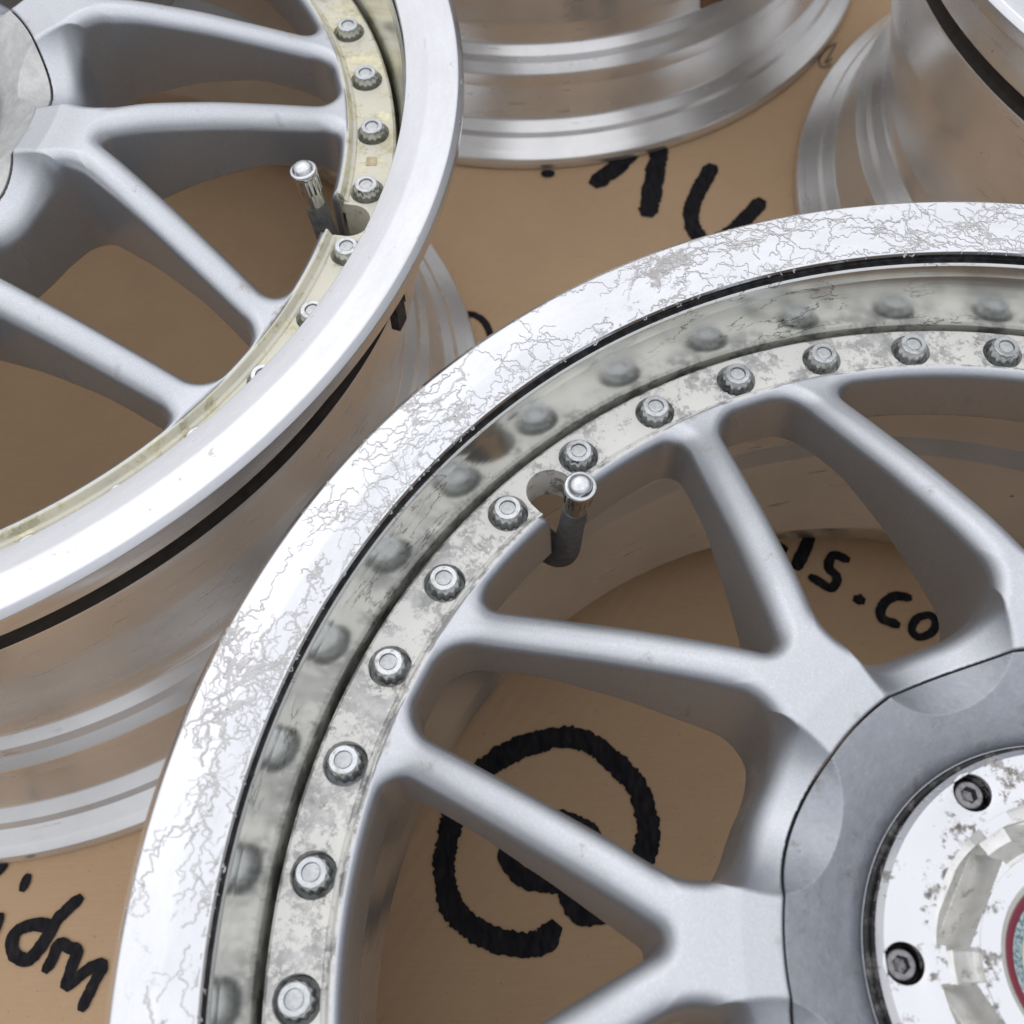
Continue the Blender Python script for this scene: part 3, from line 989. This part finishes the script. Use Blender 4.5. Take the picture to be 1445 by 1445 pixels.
# ------------------------------------------------------------------ lifted lacquer threads on the front lip
LZ = P_LIP[(P_LIP[:, 1] > -0.045)]
imax = int(np.argmax(P_LIP[:, 0]))
arc = P_LIP[imax:]                       # outer edge, over the face, to the wall
_o = np.argsort(arc[:, 0])
def lip_z(r):
    return np.interp(r, arc[_o, 0], arc[_o, 1])
def lip_threads():
    rng = np.random.default_rng(11)
    V, F = [], []
    ROT = -4.014687
    def local(idx):                      # bolt index counted up the visible arc -> wheel angle
        return (5.5 - idx) * TAU / 40
    def ribbon(pts, wd):
        pts = np.array(pts)
        if len(pts) < 4:
            return
        r_ = pts[:, 1]
        xy = np.stack([r_ * np.cos(pts[:, 0]), r_ * np.sin(pts[:, 0])], 1)
        t = np.gradient(xy, axis=0)
        t /= np.maximum(np.linalg.norm(t, axis=1, keepdims=True), 1e-9)
        nrm = np.stack([-t[:, 1], t[:, 0]], 1)
        ww = (wd * 0.86 * (0.5 + 0.9 * rng.random(len(pts))))[:, None] * 0.5
        ww[0] *= 0.3
        ww[-1] *= 0.3
        a, b = xy + nrm * ww, xy - nrm * ww
        h = 0.0003 + 0.0004 * rng.random()
        s = len(V)
        for p, q in zip(a, b):
            for c in (p, q):
                rr = np.hypot(*c)
                rr_ = min(rr, 0.9985)
                V.append((c[0] * rr_ / rr, c[1] * rr_ / rr, lip_z(rr_) + h))
        for i in range(len(pts) - 1):
            F.append((s + 2 * i, s + 2 * i + 1, s + 2 * i + 3, s + 2 * i + 2))
    def walk(a, r, hd, n, wd, depth=0, drift=0.0):
        sparse = a > local(2.6)
        pts = []
        base = hd
        jit = 0.0
        for i in range(n):
            pts.append((a, r))
            base += rng.normal(0, 0.17) + 0.05 * math.sin(drift - base)
            jit = 0.35 * jit + rng.normal(0, 0.78)
            st = 0.0024 * (0.6 + 0.8 * rng.random())
            h = base + jit
            a += st * math.cos(h) / r
            r += st * math.sin(h)
            if r > 0.9945 or r < 0.9115:
                base = -base
                r = min(max(r, 0.912), 0.994)
            if depth < 3 and rng.random() < (0.05 if sparse else 0.030):
                walk(a, r, base + rng.choice((-1, 1)) * rng.uniform(0.4, 1.0), int(n * rng.uniform(0.25, 0.65)), wd * 0.82, depth + 1, drift)
        ribbon(pts, wd)
    def cluster(idx, r, nthreads, length, spread, wd=0.0026):
        for _ in range(nthreads):
            a = local(idx) + rng.normal(0, spread) / r
            rr = np.clip(r + rng.normal(0, spread * 0.45), 0.914, 0.99)
            d = rng.choice((0.0, math.pi))
            walk(a, rr, d + rng.normal(0, 0.5), int(length * rng.uniform(0.4, 1.3)), wd * rng.uniform(0.6, 1.15), 0, d)
    # sparse trees at the near end, dense towards the far side, as the lacquer has lifted
    cluster(-0.6, 0.925, 16, 22, 0.020, 0.0032)
    cluster(-0.35, 0.935, 5, 46, 0.012, 0.003)
    cluster(0.35, 0.93, 2, 48, 0.006)
    cluster(0.55, 0.985, 4, 30, 0.02, 0.0018)
    cluster(1.5, 0.950, 6, 64, 0.014, 0.003)
    cluster(2.1, 0.948, 9, 50, 0.014, 0.003)
    cluster(2.2, 0.985, 4, 36, 0.03, 0.0018)
    x = 2.7
    while x < 40 - 1.2:
        dens = 0.8 if x < 14 else 0.5
        for _ in range(2):
            cluster(x + rng.uniform(-0.35, 0.35), rng.uniform(0.917, 0.990), int(rng.integers(0, 2)) + 1, rng.uniform(45, 100), 0.024, rng.uniform(0.0010, 0.0017))
        if rng.random() < 0.68:
            cluster(x + rng.uniform(-0.3, 0.3), rng.uniform(0.925, 0.98), int(12 * dens), 17, 0.010, 0.0019)
        x += rng.uniform(0.40, 0.70)
    # lifted scraps hanging along and over the inner edge of the lip
    for _ in range(420):
        a = local(rng.uniform(-1, 39))
        r = rng.uniform(0.9075, 0.9115)
        pts = []
        for i in range(int(rng.integers(4, 11))):
            pts.append((a, r))
            a += rng.normal(0, 0.0016) + 0.0007
            r = min(max(r + rng.normal(0, 0.0012), 0.9050), 0.9135)
        ribbon(pts, rng.uniform(0.0010, 0.0021))
    for _ in range(330):
        a = local(rng.uniform(-1, 39))
        walk(a, rng.uniform(0.911, 0.9135), rng.choice((0, math.pi)), int(rng.integers(5, 16)), 0.0019, 3, 0)
    return mesh_from('lacquer_threads', np.array(V), F, M_THREADS, sharp=0)
th = link('lacquer_threads', lip_threads(), [c for c in WA.children if c.name.startswith('rim_lip')][0])
th['kind'] = 'stuff'

# ------------------------------------------------------------------ small parts of single wheels
def child(w_, prefix):
    return [c for c in w_.children if c.name.startswith(prefix)][0]
def arc_patch(name, a0, a1, z0, z1, r, th, mat, na=14, ragged=0.0, seed=1, rtop=0.0):
    """curved sheet of thickness th on a cylinder of radius r (units of R), lower edge may be ragged"""
    g = np.random.default_rng(seed)
    V, F = [], []
    jag = np.cumsum(g.normal(0, ragged, na + 1)) * 0.6 + g.normal(0, ragged, na + 1)
    for i in range(na + 1):
        a = a0 + (a1 - a0) * i / na
        for q in (r, r + th):
            for z in (z0 + jag[i], z1):
                q2 = q + (rtop if z == z1 else 0.0)
                V.append((q2 * math.cos(a), q2 * math.sin(a), z))
    for i in range(na):
        b, c = 4 * i, 4 * i + 4
        F += [(b + 2, c + 2, c + 3, b + 3), (b, b + 1, c + 1, c), (b, c, c + 2, b + 2), (b + 1, b + 3, c + 3, c + 1)]
    F += [(0, 2, 3, 1), (4 * na, 4 * na + 1, 4 * na + 3, 4 * na + 2)]
    return mesh_from(name, np.array(V), F, mat, sharp=30)
CROT = 0.7
pl_ = arc_patch('brown_patch', rad(-61.6) - CROT, rad(-42) - CROT, -0.648, -0.565, 0.8395, 0.003, M_PATCH, ragged=0.003, rtop=0.010)  # thin brown patch with a ragged lower edge
link('brown_patch', pl_, child(WC, 'barrel'))['label'] = 'ragged brown patch on the barrel'
BROT = -0.205036
bw = arc_patch('balance_weight', rad(-22.5) - BROT, rad(-20.9) - BROT, -0.178, -0.085, 0.945, 0.014, M_BLACK)
bw_o = link('balance_weight', bw, WB, (0, 0, WID * R))
bw_o['label'] = 'small black balance weight clipped under the lip'
link('weight_clip', arc_patch('weight_clip', rad(-20.8) - BROT, rad(-20.3) - BROT, -0.140, -0.055, 0.958, 0.003, M_THREAD), bw_o)

def stamp_mesh():
    """shallow casting mark on the flange, a row of upright strokes and loops"""
    sx = 0.0062
    rows = [[(-0.024, -0.004), (-0.022, -0.009), (-0.018, -0.009), (-0.017, -0.002), (-0.016, 0.009)],
            [(-0.0105, -0.009), (-0.0095, 0.007)], [(-0.0045, -0.009), (-0.003, 0.010)], [(0.0015, -0.009), (0.003, 0.010)],
            [(0.0125, -0.006), (0.009, -0.009), (0.0075, -0.004), (0.010, 0.001), (0.013, -0.002), (0.009, -0.003)],
            [(0.021, 0.002), (0.017, 0.003), (0.016, -0.004), (0.019, -0.009), (0.023, -0.006)]]
    V, F = [], []
    for q in rows:
        P_ = bez([(x, y) for x, y in q], 6) if len(q) > 2 else np.array([np.array(q[0]) + (np.array(q[1]) - np.array(q[0])) * t for t in np.linspace(0, 1, 8)])
        t = np.gradient(P_, axis=0)
        t /= np.linalg.norm(t, axis=1, keepdims=True)
        n_ = np.stack([-t[:, 1], t[:, 0]], 1) * 0.0009
        b = len(V)
        for p, m_ in zip(P_, n_):
            for e, zz in ((-1, 0.0), (0, 0.0011), (1, 0.0)):
                x, y = p + m_ * e
                V.append((0.8395 + y, -x, Z_FL + 0.0002 + zz))
        for i in range(len(P_) - 1):
            c = b + 3 * i
            F += [(c, c + 3, c + 4, c + 1), (c + 1, c + 4, c + 5, c + 2)]
    return mesh_from('casting_mark', np.array(V), F, M_FLANGE, sharp=0)
ME_STAMP = stamp_mesh()
link('casting_mark', ME_STAMP, child(WA, 'disc_flange'), None, rad(9))
pad = arc_patch('casting_pad', -0.011, 0.011, Z_FL - 0.002, Z_FL + 0.0014, 0.831, 0.017, M_PAD, na=4)
link('casting_pad', pad, child(WB, 'disc_flange'), None, rad(9))

# ------------------------------------------------------------------ ground
def sheet(name, x0, x1, y0, y1, z, mat, t=0.004, nx=1, ny=1):
    xs, ys = np.linspace(x0, x1, nx + 1), np.linspace(y0, y1, ny + 1)
    V, F = [], []
    for x in xs:
        for y in ys:
            V.append((x, y, z))
    for i in range(nx):
        for j in range(ny):
            F.append((i * (ny + 1) + j, (i + 1) * (ny + 1) + j, (i + 1) * (ny + 1) + j + 1, i * (ny + 1) + j + 1))
    b = len(V)
    V += [(x0, y0, z - t), (x1, y0, z - t), (x1, y1, z - t), (x0, y1, z - t)]
    c = [0, nx * (ny + 1), (nx + 1) * (ny + 1) - 1, ny]
    V += [V[q] for q in c]
    for q in range(4):
        F.append((b + q, b + (q + 1) % 4, b + 4 + (q + 1) % 4, b + 4 + q))
    me = bpy.data.meshes.new(name)
    me.from_pydata(V, [], F)
    me.materials.append(mat)
    return link(name, me)
card = sheet('cardboard_floor', -1.35, 1.45, -0.95, 1.65, 0.0, M_CARD)
card['kind'] = 'structure'
grd = sheet('ground', -120, 120, -120, 120, -0.006, M_GROUND, 0.01)
grd['kind'] = 'structure'

STROKES = {
    'hook': (0.0129, [(-0.08, 0.4852), (-0.0682, 0.4962), (-0.0534, 0.5137), (-0.0407, 0.5259), (-0.0383, 0.509), (-0.0442, 0.4818), (-0.0501, 0.4581)]),
    'bowl': (0.0103, [(-0.0058, 0.4938), (-0.0152, 0.4764), (-0.0228, 0.4577), (-0.0224, 0.4389), (-0.012, 0.4314), (0.0046, 0.4443), (0.0204, 0.4623)]),
    'arc': (0.0042, [(-0.1723, 0.3864), (-0.1651, 0.3844), (-0.1589, 0.3825), (-0.1536, 0.3764), (-0.1506, 0.3663), (-0.1489, 0.354)]),
    'letter_l': (0.0066, [(0.0148, 0.2356), (0.0089, 0.2226), (0.0021, 0.2107)]),
    'letter_foot': (0.0051, [(-0.0060, 0.2235), (-0.0025, 0.2210)]),
    'letter_s': (0.0050, [(0.0285, 0.2135), (0.0221, 0.2162), (0.0184, 0.2099), (0.0217, 0.2037), (0.0177, 0.198), (0.0128, 0.201), (0.0087, 0.2043)]),
    'dot': (0.0060, [(0.0294, 0.1911), (0.0314, 0.1902)]),
    'letter_c': (0.0052, [(0.0555, 0.1907), (0.0485, 0.1918), (0.0415, 0.187), (0.0397, 0.1802), (0.0464, 0.1764)]),
    'letter_o': (0.0041, [(0.0644, 0.1809), (0.0578, 0.1797), (0.0533, 0.1738), (0.0558, 0.1692), (0.0627, 0.1715), (0.066, 0.177), (0.0644, 0.1809)]),
    'at_sign_outer': (0.0106, [(-0.1329, 0.0407), (-0.1378, 0.036), (-0.1493, 0.0353), (-0.1615, 0.0393), (-0.1729, 0.0468), (-0.1791, 0.0575), (-0.1799, 0.0719), (-0.1765, 0.0888), (-0.1707, 0.1025), (-0.1619, 0.1125), (-0.1479, 0.1207), (-0.1274, 0.1266), (-0.1117, 0.1239), (-0.0979, 0.1117), (-0.0891, 0.098), (-0.087, 0.0828), (-0.0902, 0.0697), (-0.1005, 0.0548), (-0.1121, 0.0478), (-0.1206, 0.0476), (-0.1242, 0.0552), (-0.1252, 0.0635)]),
    'at_sign_inner': (0.0086, [(-0.1119, 0.08), (-0.119, 0.0854), (-0.1276, 0.088), (-0.1401, 0.0866), (-0.1495, 0.0784), (-0.1511, 0.0707), (-0.1462, 0.064), (-0.1375, 0.0606), (-0.128, 0.0602), (-0.118, 0.0662), (-0.1119, 0.08)]),
    'letter_dot': (0.0045, [(-0.3689, 0.0727), (-0.3702, 0.0678)]),
    'letter_d': (0.0056, [(-0.3441, 0.0622), (-0.3485, 0.0578), (-0.3528, 0.0532), (-0.356, 0.046), (-0.3594, 0.0403), (-0.3632, 0.0373), (-0.3687, 0.0398), (-0.3708, 0.0445), (-0.3692, 0.0497), (-0.3627, 0.0521), (-0.3543, 0.0509)]),
    'letter_m': (0.0051, [(-0.3539, 0.0335), (-0.3516, 0.0385), (-0.3497, 0.044), (-0.3454, 0.042), (-0.3414, 0.0404), (-0.3432, 0.0325), (-0.3441, 0.0263), (-0.3397, 0.0295), (-0.3347, 0.0333), (-0.3293, 0.0342), (-0.3316, 0.0286), (-0.3338, 0.023), (-0.3357, 0.0176)]),
    'stroke_end': (0.0051, [(-0.3911, 0.0714), (-0.3846, 0.0746), (-0.3808, 0.0781)]),
    'stroke_side': (0.0037, [(-0.381, 0.0455), (-0.3789, 0.0513), (-0.378, 0.0566)]),
    'pen_curl': (0.0012, [(0.0944, 0.6056), (0.0866, 0.6003), (0.08, 0.5906), (0.0805, 0.5821), (0.0867, 0.5845)]),
    'pen_tick': (0.0012, [(0.0929, 0.6028), (0.0872, 0.593), (0.0831, 0.5862), (0.0886, 0.5901)]),
    'ink_spot': (0.0064, [(-0.1128, 0.4945), (-0.1083, 0.4943)]),
}
def stroke(name, wd, pts, level, rng):
    P = bez(pts, 14 if len(pts) > 3 else 10)
    L = np.concatenate([[0], np.cumsum(np.linalg.norm(np.diff(P, axis=0), axis=1))])
    n = max(8, int(L[-1] / 0.0011))
    s = np.linspace(0, L[-1], n)
    P = np.stack([np.interp(s, L, P[:, 0]), np.interp(s, L, P[:, 1])], 1)
    t = np.gradient(P, axis=0)
    t /= np.maximum(np.linalg.norm(t, axis=1, keepdims=True), 1e-9)
    # rounded ends
    cap = wd * 0.32
    e0, e1 = P[0] - t[0] * cap, P[-1] + t[-1] * cap
    nr = np.stack([-t[:, 1], t[:, 0]], 1)
    def wob():
        fine = 0.045 if not name.startswith('at_sign') else 0.075
        slow = np.convolve(rng.standard_normal(n + 8), np.ones(9) / 9, 'valid')[:n]
        return 1 + fine * rng.standard_normal(n) + 0.16 * slow
    ja, jb = wob(), wob()
    A, B = P + nr * (wd / 2 * ja)[:, None], P - nr * (wd / 2 * jb)[:, None]
    if n > 6:
        for X in (A, B):
            X[0] = P[0] + (X[0] - P[0]) * 0.85
            X[-1] = P[-1] + (X[-1] - P[-1]) * 0.85
    C0 = [e0 + nr[0] * wd * 0.28, e0 - nr[0] * wd * 0.28]
    C1 = [e1 + nr[-1] * wd * 0.28, e1 - nr[-1] * wd * 0.28]
    A = np.concatenate([[C0[0]], A, [C1[0]]])
    B = np.concatenate([[C0[1]], B, [C1[1]]])
    m = len(A)
    zz = [level + 0.0002 * j / m for j in range(m)]
    V = [(x, y, q) for (x, y), q in zip(A, zz)] + [(x, y, q) for (x, y), q in zip(B, zz)]
    F = [(m + i, m + i + 1, i + 1, i) for i in range(m - 1)]
    me = bpy.data.meshes.new(name)
    me.from_pydata(V, [], F)
    me.materials.append(M_PENCIL if name.startswith('pen_') else M_INK)
    return link('marker_' + name, me, card)
rng = np.random.default_rng(5)
for i, (nm, (wd, pts)) in enumerate(STROKES.items()):
    stroke(nm, wd, pts, 0.0003 + 0.00003 * i, rng)
